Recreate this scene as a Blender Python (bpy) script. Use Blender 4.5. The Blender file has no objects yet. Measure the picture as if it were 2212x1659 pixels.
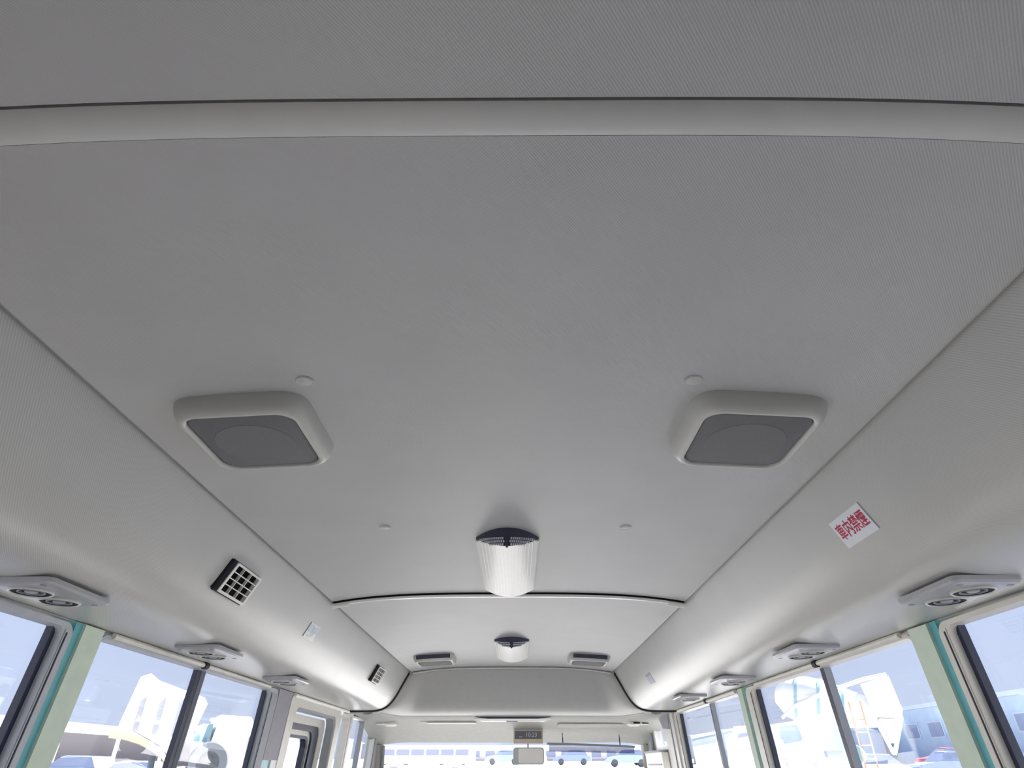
import bpy, bmesh, math, random
from mathutils import Vector, Matrix

random.seed(4)
S = bpy.context.scene
COL = S.collection
H = 1.39                      # eye height above the bus floor; shapes below are laid out from eye level

# ------------------------------------------------------------------ camera
F_PX = 1300.0
PITCH = math.radians(32.4155)
YAW = math.radians(0.33485)
cam_d = bpy.data.cameras.new('camera')
cam = bpy.data.objects.new('camera', cam_d)
COL.objects.link(cam)
fw = Vector((-math.sin(YAW) * math.cos(PITCH), math.cos(YAW) * math.cos(PITCH), math.sin(PITCH)))
rt = Vector((math.cos(YAW), math.sin(YAW), 0))
up = rt.cross(fw)
cam.matrix_world = Matrix(((rt.x, up.x, -fw.x, .025), (rt.y, up.y, -fw.y, 0), (rt.z, up.z, -fw.z, H), (0, 0, 0, 1)))
cam_d.sensor_width = 36
cam_d.lens = F_PX * 36 / 2212
cam_d.clip_start = .01
cam_d.clip_end = 2000
S.camera = cam

# ------------------------------------------------------------------ sky, sun, exposure
SKY_STRENGTH = 0.51
SUN_STRENGTH = 18.0
EXPOSURE = 0.86
w = bpy.data.worlds.new('sky')
S.world = w
w.use_nodes = True
nt = w.node_tree
nt.nodes.clear()
tc = nt.nodes.new('ShaderNodeTexCoord')
sx = nt.nodes.new('ShaderNodeSeparateXYZ')
rp = nt.nodes.new('ShaderNodeValToRGB')
rp.color_ramp.elements[0].position = 0.0
rp.color_ramp.elements[0].color = (.78, .88, 1.06, 1)
rp.color_ramp.elements[1].position = 0.9
rp.color_ramp.elements[1].color = (.40, .56, .95, 1)
bg = nt.nodes.new('ShaderNodeBackground')
bg.inputs['Strength'].default_value = SKY_STRENGTH
wo = nt.nodes.new('ShaderNodeOutputWorld')
nt.links.new(tc.outputs['Generated'], sx.inputs[0])
nt.links.new(sx.outputs['Z'], rp.inputs[0])
nt.links.new(rp.outputs[0], bg.inputs['Color'])
nt.links.new(bg.outputs[0], wo.inputs['Surface'])

sun_d = bpy.data.lights.new('sun', 'SUN')
sun_d.energy = SUN_STRENGTH
sun_d.angle = math.radians(.6)
sun_d.color = (1.0, .96, .88)
sun = bpy.data.objects.new('sun', sun_d)
COL.objects.link(sun)
sun.rotation_euler = Vector((-.72, -.14, -.68)).to_track_quat('-Z', 'Y').to_euler()   # from ahead and the right, high
sun.location = (20, 20, 30)

S.view_settings.view_transform = 'Standard'
S.view_settings.look = 'None'
S.view_settings.gamma = 1
S.view_settings.use_curve_mapping = False
S.view_settings.exposure = EXPOSURE
S.cycles.max_bounces = 12
S.cycles.diffuse_bounces = 6
S.cycles.transparent_max_bounces = 12
S.cycles.caustics_reflective = False
S.cycles.caustics_refractive = False

# ------------------------------------------------------------------ materials
MATS = {}


def mat(name, col, rough=.5, spec=.4, metal=0, noise=.05, nscale=30, bump=0, bscale=200):
    m = bpy.data.materials.new(name)
    m.use_nodes = True
    n = m.node_tree.nodes
    l = m.node_tree.links
    b = n['Principled BSDF']
    b.inputs['Roughness'].default_value = rough
    b.inputs['Specular IOR Level'].default_value = spec
    b.inputs['Metallic'].default_value = metal
    t = n.new('ShaderNodeTexCoord')
    no = n.new('ShaderNodeTexNoise')
    no.inputs['Scale'].default_value = nscale
    no.inputs['Detail'].default_value = 4
    l.new(t.outputs['Object'], no.inputs['Vector'])
    r = n.new('ShaderNodeValToRGB')
    r.color_ramp.elements[0].position = .3
    r.color_ramp.elements[1].position = .7
    r.color_ramp.elements[0].color = tuple(c * (1 - noise) for c in col) + (1,)
    r.color_ramp.elements[1].color = tuple(min(1, c * (1 + noise)) for c in col) + (1,)
    l.new(no.outputs['Fac'], r.inputs[0])
    l.new(r.outputs[0], b.inputs['Base Color'])
    if bump:
        nb = n.new('ShaderNodeTexNoise')
        nb.inputs['Scale'].default_value = bscale
        l.new(t.outputs['Object'], nb.inputs['Vector'])
        bp = n.new('ShaderNodeBump')
        bp.inputs['Strength'].default_value = bump
        bp.inputs['Distance'].default_value = .002
        l.new(nb.outputs['Fac'], bp.inputs['Height'])
        l.new(bp.outputs[0], b.inputs['Normal'])
    MATS[name] = m
    return m


def fabric(name, col, rough, spec, rot, bump, sheen=0):
    """woven headliner cloth: fine twill ribs broken up by a cross weave"""
    m = mat(name, col, rough, spec, noise=.025, nscale=6)
    n = m.node_tree.nodes
    l = m.node_tree.links
    b = n['Principled BSDF']
    g = n.new('ShaderNodeTexCoord')
    mp = n.new('ShaderNodeMapping')
    mp.inputs['Rotation'].default_value = rot
    l.new(g.outputs['Object'], mp.inputs['Vector'])
    w1 = n.new('ShaderNodeTexWave')
    w1.inputs['Scale'].default_value = 125
    w1.inputs['Distortion'].default_value = .5
    w1.inputs['Detail'].default_value = 1
    w1.inputs['Detail Scale'].default_value = 1.0
    l.new(mp.outputs[0], w1.inputs['Vector'])
    w2 = n.new('ShaderNodeTexWave')
    w2.bands_direction = 'Y'
    w2.inputs['Scale'].default_value = 60
    w2.inputs['Distortion'].default_value = 2
    l.new(mp.outputs[0], w2.inputs['Vector'])
    ad = n.new('ShaderNodeMath')
    ad.operation = 'MULTIPLY_ADD'
    ad.inputs[1].default_value = .4
    l.new(w2.outputs['Fac'], ad.inputs[0])
    l.new(w1.outputs['Fac'], ad.inputs[2])
    bp = n.new('ShaderNodeBump')
    bp.inputs['Strength'].default_value = bump
    bp.inputs['Distance'].default_value = .0012
    l.new(ad.outputs[0], bp.inputs['Height'])
    l.new(bp.outputs[0], b.inputs['Normal'])
    # a little thread-colour difference
    old = b.inputs['Base Color'].links[0].from_socket
    mx = n.new('ShaderNodeMixRGB')
    mx.blend_type = 'MULTIPLY'
    mx.inputs['Color2'].default_value = (.86, .86, .87, 1)
    l.new(w1.outputs['Fac'], mx.inputs['Fac'])
    l.new(old, mx.inputs['Color1'])
    l.new(mx.outputs[0], b.inputs['Base Color'])
    return m


M_CEIL = fabric('headliner cloth', (.60, .60, .605), .45, .40, (0, 0, math.radians(38)), .20)
M_DUCT = fabric('duct cloth', (.58, .58, .563), .30, .52, (0, 0, math.radians(-30)), .10)
M_PLASTIC = mat('warm grey plastic', (.54, .54, .51), .38, .5, noise=.02)
M_BAND = mat('smooth band plastic', (.62, .62, .61), .45, .45, noise=.02)
M_WHITE = mat('white plastic', (.82, .81, .78), .35, .5, noise=.015)
M_STRIP = mat('glossy white strip', (.88, .87, .85), .22, .6, noise=.01)
M_LENS = mat('opal lens', (.93, .92, .89), .35, .5, noise=.01)
M_GRILLE = mat('speaker mesh', (.215, .215, .23), .7, .3, noise=.06, nscale=600, bump=.5, bscale=900)
M_CONE = mat('speaker cone shadow', (.12, .12, .13), .8, .2)
M_BLACK = mat('black rubber', (.012, .013, .018), .55, .3)
M_DARK = mat('dark cavity', (.01, .01, .01), .9, .1)
M_NAVY = mat('shaded end plastic', (.07, .075, .11), .5, .3)  # shade of the rear-facing ends is put into this colour
M_PERF = mat('perforated strip', (.42, .43, .47), .6, .3)
M_RUBBER = mat('grey rubber', (.36, .38, .42), .5, .4)
M_CREAM = mat('cream painted metal', (.74, .72, .66), .35, .5)
M_SAGE = mat('sage vinyl', (.66, .77, .65), .5, .35, bump=.15, bscale=500)
M_TEAL = mat('teal paint', (.13, .44, .50), .25, .6)
M_BEZEL = mat('speaker bezel plastic', (.62, .62, .585), .34, .5, noise=.02)
M_FRAME = mat('light grey rubber frame', (.50, .52, .57), .45, .4)
M_PLATE = mat('outlet plate plastic', (.42, .42, .45), .30, .5, noise=.02)
M_PURPLE = mat('grey violet panel', (.33, .32, .37), .5, .4)
M_SASH = mat('navy black sash', (.018, .024, .055), .4, .5)
M_LOWER = mat('lower wall vinyl', (.50, .50, .47), .6, .3)
M_FLOOR = mat('floor vinyl', (.34, .33, .31), .6, .3)
M_SHELL = mat('outer shell', (.7, .7, .68), .5, .3)
M_REAR = mat('rear trim', (.16, .16, .16), .7, .2)
M_CAB = mat('cab liner', (.39, .39, .365), .6, .3, bump=.1, bscale=300)
M_HEAD = mat('header moulding', (.56, .56, .55), .5, .4, noise=.02)
M_TAN = mat('clock bezel', (.66, .58, .48), .5, .4)
M_LCD = mat('clock display', (.16, .16, .18), .3, .5)
M_DIGIT = mat('clock digits', (.62, .72, .74), .5, .3)
M_MIRROR = mat('mirror glass', (.85, .87, .87), .08, .5, metal=1, noise=.01)
M_MIRRORB = mat('mirror rim', (.55, .56, .57), .4, .4)
M_PAPER = mat('white sticker', (.80, .82, .88), .5, .4, noise=.01)
M_RED = mat('red print', (.55, .03, .09), .6, .3)
M_BLUE = mat('pale blue sticker', (.62, .74, .84), .5, .4, noise=.1, nscale=40)
M_LILAC = mat('faded lilac sticker', (.48, .46, .55), .5, .4)
M_SCREW = mat('screw head', (.25, .25, .27), .4, .5)


def glass_mat(name, tint, refl=1.0):
    m = bpy.data.materials.new(name)
    m.use_nodes = True
    n = m.node_tree.nodes
    l = m.node_tree.links
    n.clear()
    o = n.new('ShaderNodeOutputMaterial')
    mx = n.new('ShaderNodeMixShader')
    tr = n.new('ShaderNodeBsdfTransparent')
    tr.inputs[0].default_value = tint + (1,)
    gl = n.new('ShaderNodeBsdfGlossy')
    gl.inputs['Roughness'].default_value = .01
    gl.inputs[0].default_value = (1, 1, 1, 1)
    lw = n.new('ShaderNodeLayerWeight')           # thin pane: Schlick reflectance, the same from both faces
    lw.inputs['Blend'].default_value = .5
    pw = n.new('ShaderNodeMath')
    pw.operation = 'POWER'
    pw.inputs[1].default_value = 5
    ml = n.new('ShaderNodeMath')
    ml.operation = 'MULTIPLY_ADD'
    ml.inputs[1].default_value = .9 * refl
    ml.inputs[2].default_value = .03 * refl
    l.new(lw.outputs['Facing'], pw.inputs[0])
    l.new(pw.outputs[0], ml.inputs[0])
    l.new(ml.outputs[0], mx.inputs[0])
    l.new(tr.outputs[0], mx.inputs[1])
    l.new(gl.outputs[0], mx.inputs[2])
    l.new(mx.outputs[0], o.inputs[0])
    return m


M_GLASS = glass_mat('window glass', (.95, .96, 1.0))
M_TINT = glass_mat('roller screen film', (.55, .56, .60), .5)

# ------------------------------------------------------------------ mesh helpers
ORG = {}


def tag(o, label=None, cat=None, group=None, kind=None):
    if label: o['label'] = label
    if cat: o['category'] = cat
    if group: o['group'] = group
    if kind: o['kind'] = kind
    return o


def empty(name, loc=(0, 0, 0)):
    """loc is given from eye level"""
    o = bpy.data.objects.new(name, None)
    o.empty_display_size = .05
    COL.objects.link(o)
    o.location = (loc[0], loc[1], loc[2] + H)
    ORG[o] = Vector(loc)
    return o


def me_obj(name, vf, m, parent=None, smooth=True, ang=35, origin=None):
    """vf = (verts, faces), verts measured from the bus centre line, camera Y and eye level"""
    v, f = vf
    v = [Vector(p) for p in v]
    if parent is not None:
        o0 = ORG[parent]
    elif origin is not None:
        o0 = Vector(origin)
    else:
        o0 = Vector(((min(p.x for p in v) + max(p.x for p in v)) / 2, (min(p.y for p in v) + max(p.y for p in v)) / 2, min(p.z for p in v)))
    d = bpy.data.meshes.new(name)
    d.from_pydata([p - o0 for p in v], [], f)
    bm = bmesh.new()
    bm.from_mesh(d)
    bmesh.ops.recalc_face_normals(bm, faces=bm.faces)
    bm.to_mesh(d)
    bm.free()
    d.materials.append(m)
    if smooth:
        for p in d.polygons: p.use_smooth = True
        d.set_sharp_from_angle(angle=math.radians(ang))
    o = bpy.data.objects.new(name, d)
    COL.objects.link(o)
    if parent is not None:
        o.parent = parent
    else:
        o.location = (o0.x, o0.y, o0.z + H)
    ORG[o] = o0
    return o


def join(*parts):
    V, F = [], []
    for v, f in parts:
        k = len(V)
        V += [tuple(p) for p in v]
        F += [tuple(i + k for i in q) for q in f]
    return V, F


def box(x0, x1, y0, y1, z0, z1):
    v = [(x, y, z) for x in (x0, x1) for y in (y0, y1) for z in (z0, z1)]
    f = [(0, 1, 3, 2), (4, 6, 7, 5), (0, 4, 5, 1), (2, 3, 7, 6), (0, 2, 6, 4), (1, 5, 7, 3)]
    return v, f


def loft(rings, cap=True, closed=True):
    n = len(rings[0])
    V = [tuple(p) for r in rings for p in r]
    F = []
    for i in range(len(rings) - 1):
        for j in range(n if closed else n - 1):
            k = (j + 1) % n
            F.append((i * n + j, i * n + k, (i + 1) * n + k, (i + 1) * n + j))
    if cap and closed:
        F.append(tuple(range(n)))
        F.append(tuple((len(rings) - 1) * n + j for j in range(n)))
    return V, F


def extrude_y(prof, y0, y1, ny=1):
    return loft([[(x, y0 + (y1 - y0) * i / ny, z) for x, z in prof] for i in range(ny + 1)])


def tube(path, r, n=8):
    path = [Vector(p) for p in path]
    rings = []
    for i, p in enumerate(path):
        a = path[max(i - 1, 0)]
        b = path[min(i + 1, len(path) - 1)]
        t = (b - a).normalized()
        ref = Vector((0, 0, 1)) if abs(t.z) < .9 else Vector((1, 0, 0))
        u = t.cross(ref).normalized()
        v = t.cross(u)
        rings.append([p + (u * math.cos(q) + v * math.sin(q)) * r for q in [2 * math.pi * k / n for k in range(n)]])
    return loft(rings)


def rrect(x0, x1, y0, y1, r, n=5):
    """rounded rectangle outline; r = radius or 4 radii (x1y1, x0y1, x0y0, x1y0)"""
    if not isinstance(r, (tuple, list)): r = (r,) * 4
    out = []
    for (cx, cy, a, q) in ((x1 - r[0], y1 - r[0], 0, r[0]), (x0 + r[1], y1 - r[1], 90, r[1]), (x0 + r[2], y0 + r[2], 180, r[2]), (x1 - r[3], y0 + r[3], 270, r[3])):
        for k in range(n + 1):
            t = math.radians(a + 90 * k / n)
            out.append((cx + q * math.cos(t), cy + q * math.sin(t)))
    return out


def ringprism(outer, inner, fn, d0, d1):
    """frame between two outlines of equal length; fn(u, v, d) -> point"""
    n = len(outer)
    V = [fn(*p, d0) for p in outer] + [fn(*p, d0) for p in inner] + [fn(*p, d1) for p in inner] + [fn(*p, d1) for p in outer]
    F = []
    for s in range(4):
        for j in range(n):
            k = (j + 1) % n
            a, b = s * n, ((s + 1) % 4) * n
            F.append((a + j, a + k, b + k, b + j))
    return V, F


def prism(outline, fn, d0, d1):
    return loft([[fn(*p, d0) for p in outline], [fn(*p, d1) for p in outline]])


def lathe(prof, n=24, axis='z'):
    """prof = [(r, h)] open profile"""
    rings = []
    for r, h in prof:
        ring = []
        for k in range(n):
            t = 2 * math.pi * k / n
            p = (r * math.cos(t), r * math.sin(t), h)
            if axis == 'x': p = (h, p[0], p[1])
            if axis == 'y': p = (p[0], h, p[1])
            ring.append(p)
        rings.append(ring)
    return loft(rings)


def moved(vf, dx=0, dy=0, dz=0):
    return [(p[0] + dx, p[1] + dy, p[2] + dz) for p in vf[0]], vf[1]


def xform(vf, mtx):
    return [tuple(mtx @ Vector(p)) for p in vf[0]], vf[1]


def copy_tree(o, parent=None):
    c = o.copy()
    COL.objects.link(c)
    if parent: c.parent = parent
    for ch in list(o.children):
        copy_tree(ch, c)
    return c


def place(o, loc, rotz=0):
    o.location = (loc[0], loc[1], loc[2] + H)
    o.rotation_euler = (0, 0, rotz)


# ------------------------------------------------------------------ cross-section of the bus
def zc(x):                       # ceiling height over eye level
    return .5 - .030 * (abs(x) / .598) ** 3.4


def wx(z):                       # inner half-width at height z (walls lean in towards the top)
    return .94 + .07 * (.27 - z)


def smooth_path(pts, n):
    """Catmull-Rom through points"""
    P = [2 * Vector(pts[0]) - Vector(pts[1])] + [Vector(p) for p in pts] + [2 * Vector(pts[-1]) - Vector(pts[-2])]
    out = []
    for i in range(1, len(P) - 2):
        for k in range(n):
            t = k / n
            a, b, c, d = P[i - 1], P[i], P[i + 1], P[i + 2]
            out.append(.5 * ((2 * b) + (c - a) * t + (2 * a - 5 * b + 4 * c - d) * t * t + (3 * b - a - 3 * c + d) * t ** 3))
    out.append(P[-2])
    return out


DUCT = [(p.x, p.y) for p in smooth_path([(.604, .478), (.640, .412), (.672, .352), (.700, .312), (.736, .284), (.785, .2725), (.86, .270), (.944, .2705)], 6)]
YB = -1.6                        # rear end of the cabin
YD = 3.925                       # front end of the ducts

# ------------------------------------------------------------------ ceiling
ceiling = tag(empty('ceiling', (0, 1.2, .5)), 'grey cloth covered minibus ceiling in three panels', kind='structure')


def ceil_panel(y0, y1, ny):
    N = 36
    low = [(-.594 + 1.188 * i / N) for i in range(N + 1)]
    prof = [(x, zc(x)) for x in low] + [(.594, .53), (-.594, .53)]
    return extrude_y(prof, y0, y1, ny)


me_obj('ceiling_panel', ceil_panel(YB, .314, 4), M_CEIL, ceiling)
me_obj('ceiling_panel', ceil_panel(.3525, 2.112, 8), M_CEIL, ceiling)
me_obj('ceiling_panel', ceil_panel(2.150, YD - .008, 8), M_CEIL, ceiling)
tag(me_obj('roof', join(box(-1.04, 1.04, YB - .05, 5.15, .56, .60), box(-1.04, -1.0, YB - .05, 5.15, .28, .56), box(1.0, 1.04, YB - .05, 5.15, .28, .56), box(-1.04, 1.04, 5.10, 5.15, .16, .56)), M_SHELL, smooth=False), 'outer roof shell of the minibus', kind='structure')


def cross_band(y0, y1, drop, half=.594, bulge=.002, top=.53):
    N = 36
    rings = []
    yy = [y0, y0 + .003, y0 + (y1 - y0) * .3, y0 + (y1 - y0) * .7, y1 - .003, y1]
    dd = [0, drop * .8, drop + bulge, drop + bulge, drop * .8, 0]
    for y, d in zip(yy, dd):
        rings.append([(x, y, zc(x) - d) for x in [-half + 2 * half * i / N for i in range(N + 1)]] + [(half, y, top), (-half, y, top)])
    return loft(rings)


tag(me_obj('trim_1', cross_band(.317, .352, .002), M_BAND), 'smooth grey plastic band across the nearest part of the ceiling', kind='structure')
t2 = tag(empty('trim_2', (0, 2.13, .48)), 'thin white strip crossing the ceiling just beyond the nearer lamp', kind='structure')
me_obj('strip', cross_band(2.122, 2.142, .009, half=.575), M_STRIP, t2)
for s in (-1, 1):
    path = [(s * x, 2.135, zc(x) - .006) for x in (.545, .565, .585, .600)]
    me_obj('end_cap', tube(path, .012, 10), M_WHITE, t2)
me_obj('dark_gap', cross_band(2.113, 2.1215, .0045, half=.594, bulge=.0005), M_DARK, t2)

# ------------------------------------------------------------------ side ducts
for s, side in ((-1, 'left'), (1, 'right')):
    d = empty('air_duct', (s * .78, 1.2, .27))
    tag(d, 'pale cloth covered %s air duct %s' % (
        side, 'carrying the two intake grilles' if s < 0 else 'carrying the red lettered sticker'), 'air duct', 'overhead air ducts')
    prof = [(s * x, z) for x, z in DUCT] + [(s * .944, .54), (s * .604, .54)]
    me_obj('duct_cover', extrude_y(prof, YB, YD, 12), M_DUCT, d)
    me_obj('edge_seal', tube([(s * x, YD + .002, z) for x, z in DUCT[1:]], .009, 8), M_BLACK, d)
    me_obj('seam_bead', tube([(s * .601, y, .4775) for y in (YB, 1.2, YD)], .0032, 8), M_PLASTIC if s > 0 else M_RUBBER, d)

# ------------------------------------------------------------------ walls
ZS = -.42                        # window sill


def wfn(s):
    return lambda y, z, d: (s * (wx(z) + d), y, z)


def wprism(s, outline, d0, d1):
    return prism(outline, wfn(s), d0, d1)


def quad(y0, y1, z0, z1):
    return [(y0, z0), (y1, z0), (y1, z1), (y0, z1)]


walls = {}
for s, side in ((-1, 'left'), (1, 'right')):
    wl = tag(empty('wall_' + side, (s * .97, 1.5, -H)), '%s side wall of the minibus' % side, kind='structure')
    walls[s] = wl
    me_obj('lower_panel', wprism(s, quad(YB, 5.2, -H, ZS), 0, .05), M_LOWER, wl, smooth=False)
    me_obj('rear_blocker', wprism(s, quad(YB, .16, ZS, .267), 0, .05), M_REAR, wl, smooth=False)  # added opaque cover, shuts out light from the unseen rear side windows
    me_obj('top_rail', wprism(s, quad(YB, 5.12, .268, .54), .008, .06), M_PLASTIC, wl, smooth=False)
    # pillar with sage face and teal recess
    pl = me_obj('pillar', wprism(s, quad(1.395, 1.490, ZS, .275), .022, .06), M_TEAL, wl, smooth=False)
    me_obj('pillar_recess', wprism(s, [(1.392, ZS), (1.418, ZS), (1.418, .268), (1.392, .268)], -.001, .022), M_TEAL, pl, smooth=False)
    me_obj('pillar_face', wprism(s, [(1.416, ZS), (1.488, ZS), (1.488, .266), (1.416, .266)], -.008, .022), M_SAGE, pl, smooth=False)
    me_obj('pillar_edge', wprism(s, quad(1.4875, 1.4905, ZS, .262), -.002, .02), M_WHITE, pl, smooth=False)
tag(me_obj('floor', box(-.98, .98, YB, 5.4, -H - .05, -H), M_FLOOR, smooth=False), 'grey vinyl minibus floor', kind='structure')
tag(me_obj('wall_rear', box(-1.0, 1.0, YB - .05, YB, -H, .56), M_REAR, smooth=False), 'dark rear end of the minibus cabin', kind='structure')


# ------------------------------------------------------------------ windows
NWIN = [0]


def window(s, y0, y1, label, rear_w, front_w, frame_m, frame_front, z0=ZS, z1=.262, div=None, sash_front=True, sash_rear=False, rail=None, pane_m=None, r=.03):
    NWIN[0] += 1
    wn = tag(empty('window_%d' % NWIN[0], (s * .96, (y0 + y1) / 2, z0)), label, kind='structure')
    fn = wfn(s)
    ga, gb, gt = y0 + rear_w, y1 - front_w, z1 - .010
    me_obj('frame', ringprism(rrect(y0, y1, z0, z1, r), rrect(ga, gb, z0 + .02, gt, r * .6), fn, -.002, .03), frame_m, wn)
    if frame_front:                # broad strip on the forward side with a rounded upper corner
        me_obj('frame_strip', wprism(s, rrect(gb + .004, y1 - .004, z0 + .02, gt - .004, (.018, .001, .001, .001)), -.004, .016), frame_front, wn)
    if sash_front:
        me_obj('sash', wprism(s, quad(gb - .012, gb + .002, z0 + .02, gt), .014, .030), M_SASH, wn, smooth=False)
        me_obj('sash_groove', wprism(s, quad(gb + .008, gb + .011, z0 + .02, gt - .01), -.006, .01), M_SASH, wn, smooth=False)
    if sash_rear:
        me_obj('sash', wprism(s, quad(ga - .002, ga + .022, z0 + .02, gt), .004, .034), M_SASH, wn, smooth=False)
    me_obj('pane', wprism(s, quad(ga - .005, gb + .005, z0 + .012, gt + .006), .024, .029), pane_m or M_GLASS, wn, smooth=False)
    if div:
        me_obj('divider', wprism(s, quad(div - .013, div + .013, z0 + .02, gt), .016, .032), M_SASH, wn, smooth=False)
        me_obj('divider_channel', wprism(s, quad(div + (.026 if s < 0 else -.030), div + (.030 if s < 0 else -.026), z0 + .02, gt), .010, .03), M_RUBBER, wn, smooth=False)
    if rail:
        a, b, c = rail
        xr = s * .935
        me_obj('curtain_rail', tube([(xr, a, .262), (xr, (a + b) / 2, .262), (xr, b, .262)], .0070, 10), M_CREAM, wn)
        me_obj('curtain_rail', tube([(xr + s * .003, b + .02, .263), (xr + s * .003, c, .263)], .006, 10), M_CREAM, wn)
        me_obj('rail_bracket', tube([(xr, b - .002, .262), (xr, b + .022, .262)], .0105, 10), M_BLACK, wn)
    return wn


window(-1, .16, 1.394, 'rearmost left side window pane with a dark sash', .03, .034, M_FRAME, M_FRAME, sash_front=True, rail=None)
window(1, .16, 1.394, 'rearmost right side window pane with a cream strip', .03, .034, M_CREAM, M_CREAM, sash_front=True)
window(-1, 1.489, 2.735, 'left side sliding window with a dark meeting rail and white truck behind', .006, .090, M_FRAME, M_RUBBER, div=2.055, rail=(1.53, 2.02, 2.62))
window(1, 1.489, 2.690, 'right side sliding window with a mixer truck behind', .006, .075, M_CREAM, M_CREAM, div=2.02, rail=(1.53, 1.99, 2.56))
# second right pillar and the window ahead of it
me_obj('pillar', wprism(1, quad(2.690, 2.775, ZS, .268), .006, .06), M_TEAL, walls[1], smooth=False)
me_obj('pillar', wprism(1, quad(2.722, 2.776, ZS, .266), -.004, .05), M_SAGE, walls[1], smooth=False)
window(1, 2.776, 3.985, 'foremost right side passenger window with a dark meeting rail', .006, .085, M_CREAM, M_CREAM, div=3.27, rail=(2.80, 3.24, 3.86))

# ------------------------------------------------------------------ left passenger door
me_obj('corner_panel', wprism(-1, [(2.735, .02), (2.90, .02), (2.90, .268), (2.735, .268)], -.004, .04), M_PURPLE, walls[-1], smooth=False)
me_obj('door_post', wprism(-1, quad(2.735, 2.83, ZS, .02), .0, .05), M_TEAL, walls[-1], smooth=False)
me_obj('door_post', wprism(-1, quad(2.83, 2.92, ZS, .02), -.004, .05), M_WHITE, walls[-1], smooth=False)
d1 = tag(empty('door_1', (-.96, 3.3, -H)), 'left passenger door with nested dark framed panes', kind='structure')
fnl = wfn(-1)
me_obj('door_surround', ringprism(rrect(2.90, 3.76, -1.2, .262, .03), rrect(2.985, 3.69, -1.1, .222, .05), fnl, -.006, .03), M_CREAM, d1)
me_obj('door_seal', ringprism(rrect(2.985, 3.69, -1.1, .222, .05), rrect(2.995, 3.675, -1.09, .212, .05), fnl, .0, .04), M_RUBBER, d1)
me_obj('door_leaf', ringprism(rrect(2.995, 3.675, -1.09, .205, .05), rrect(3.02, 3.60, -1.0, .170, .05), fnl, .045, .075), M_CREAM, d1)
me_obj('leaf_gasket', ringprism(rrect(3.02, 3.60, -1.0, .170, .05), rrect(3.035, 3.50, -.98, .145, .05), fnl, .05, .085), M_SASH, d1)
me_obj('inner_frame', ringprism(rrect(3.035, 3.50, -.98, .145, .05), rrect(3.045, 3.485, -.97, .125, .05), fnl, .06, .085), M_CREAM, d1)
me_obj('inner_gasket', ringprism(rrect(3.045, 3.485, -.97, .125, .05), rrect(3.055, 3.455, -.96, .112, .04), fnl, .06, .09), M_SASH, d1)
me_obj('pane', wprism(-1, quad(3.05, 3.46, -.965, .117), .074, .079), M_GLASS, d1, smooth=False)
me_obj('door_tread', wprism(-1, quad(2.90, 3.76, -H, -1.2), 0, .05), M_LOWER, d1, smooth=False)
me_obj('door_rail', tube([(-.936, 2.93, .262), (-.936, 3.3, .262), (-.936, 3.93, .264)], .008, 10), M_CREAM, d1)

# forward left cab glazing
window(-1, 3.765, 4.02, 'narrow fixed left pane just ahead of the passenger door', .02, .03, M_CREAM, None, z1=.24, sash_front=False)
window(-1, 4.05, 4.82, 'left cab window between two slim white posts', .02, .03, M_WHITE, None, z1=.252, sash_front=False, div=None)
me_obj('cab_post', wprism(-1, quad(4.018, 4.052, ZS, .27), -.006, .05), M_WHITE, walls[-1], smooth=False)
me_obj('cab_post', wprism(-1, quad(4.395, 4.41, ZS, .25), .0, .03), M_RUBBER, walls[-1], smooth=False)
me_obj('cab_post', wprism(-1, quad(4.80, 5.2, ZS, .27), -.004, .05), M_CAB, walls[-1], smooth=False)
me_obj('cab_post_seal', tube([fnl(4.80, z, -.006) for z in (.25, .1, -.1, ZS)], .008, 8), M_RUBBER, walls[-1])
# right cab: broad post, corner piece, driver window
fnr = wfn(1)
me_obj('cab_post', wprism(1, [(3.985, ZS), (4.30, ZS), (4.235, .0), (4.235, .08), (4.30, .20), (4.40, .27), (3.985, .27)], -.012, .05), M_WHITE, walls[1], smooth=False)
me_obj('cab_post_line', tube([fnr(4.06, z, -.012) for z in (.268, .1, ZS)], .006, 8), M_RUBBER, walls[1])
me_obj('corner_piece', wprism(1, [(4.07, .268), (4.36, .268), (4.26, .195), (4.10, .185)], -.018, .02), M_PURPLE, walls[1], smooth=False)
window(1, 4.20, 4.66, 'small bright driver side window beyond the broad white post', .02, .04, M_WHITE, None, z0=.085, z1=.252, sash_front=False)
me_obj('cab_post', wprism(1, quad(4.66, 5.2, .085, .27), -.004, .05), M_CAB, walls[1], smooth=False)
me_obj('cab_post_seal', tube([fnr(4.70, z, -.012) for z in (.25, .18, .10, .06)], .011, 8), M_RUBBER, walls[1])
me_obj('door_panel', wprism(1, quad(4.28, 5.2, ZS, .086), -.002, .05), M_CAB, walls[1], smooth=False)

bx_ = tag(empty('driver_side_panel', (.92, 4.5, -.3)), 'white slotted plastic panel below the driver side window', 'panel')
me_obj('panel_body', wprism(1, quad(4.30, 4.84, -.30, .072), -.045, -.004), M_WHITE, bx_, smooth=False)
me_obj('slot', wprism(1, quad(4.34, 4.78, .004, .012), -.047, -.04), M_RUBBER, bx_, smooth=False)
me_obj('ledge', wprism(1, quad(4.32, 4.84, .072, .084), -.052, -.004), M_RUBBER, bx_, smooth=False)
me_obj('switch', wprism(1, quad(4.66, 4.80, -.04, -.012), -.050, -.04), M_RUBBER, bx_, smooth=False)

# ------------------------------------------------------------------ front header and cab roof
side = [(x, z) for x, z in DUCT if x < .86]
NV = 22


def side_at(v):
    t = v * (len(side) - 1)
    i = min(int(t), len(side) - 2)
    q = t - i
    return side[i][0] * (1 - q) + side[i + 1][0] * q, side[i][1] * (1 - q) + side[i + 1][1] * q


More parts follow.
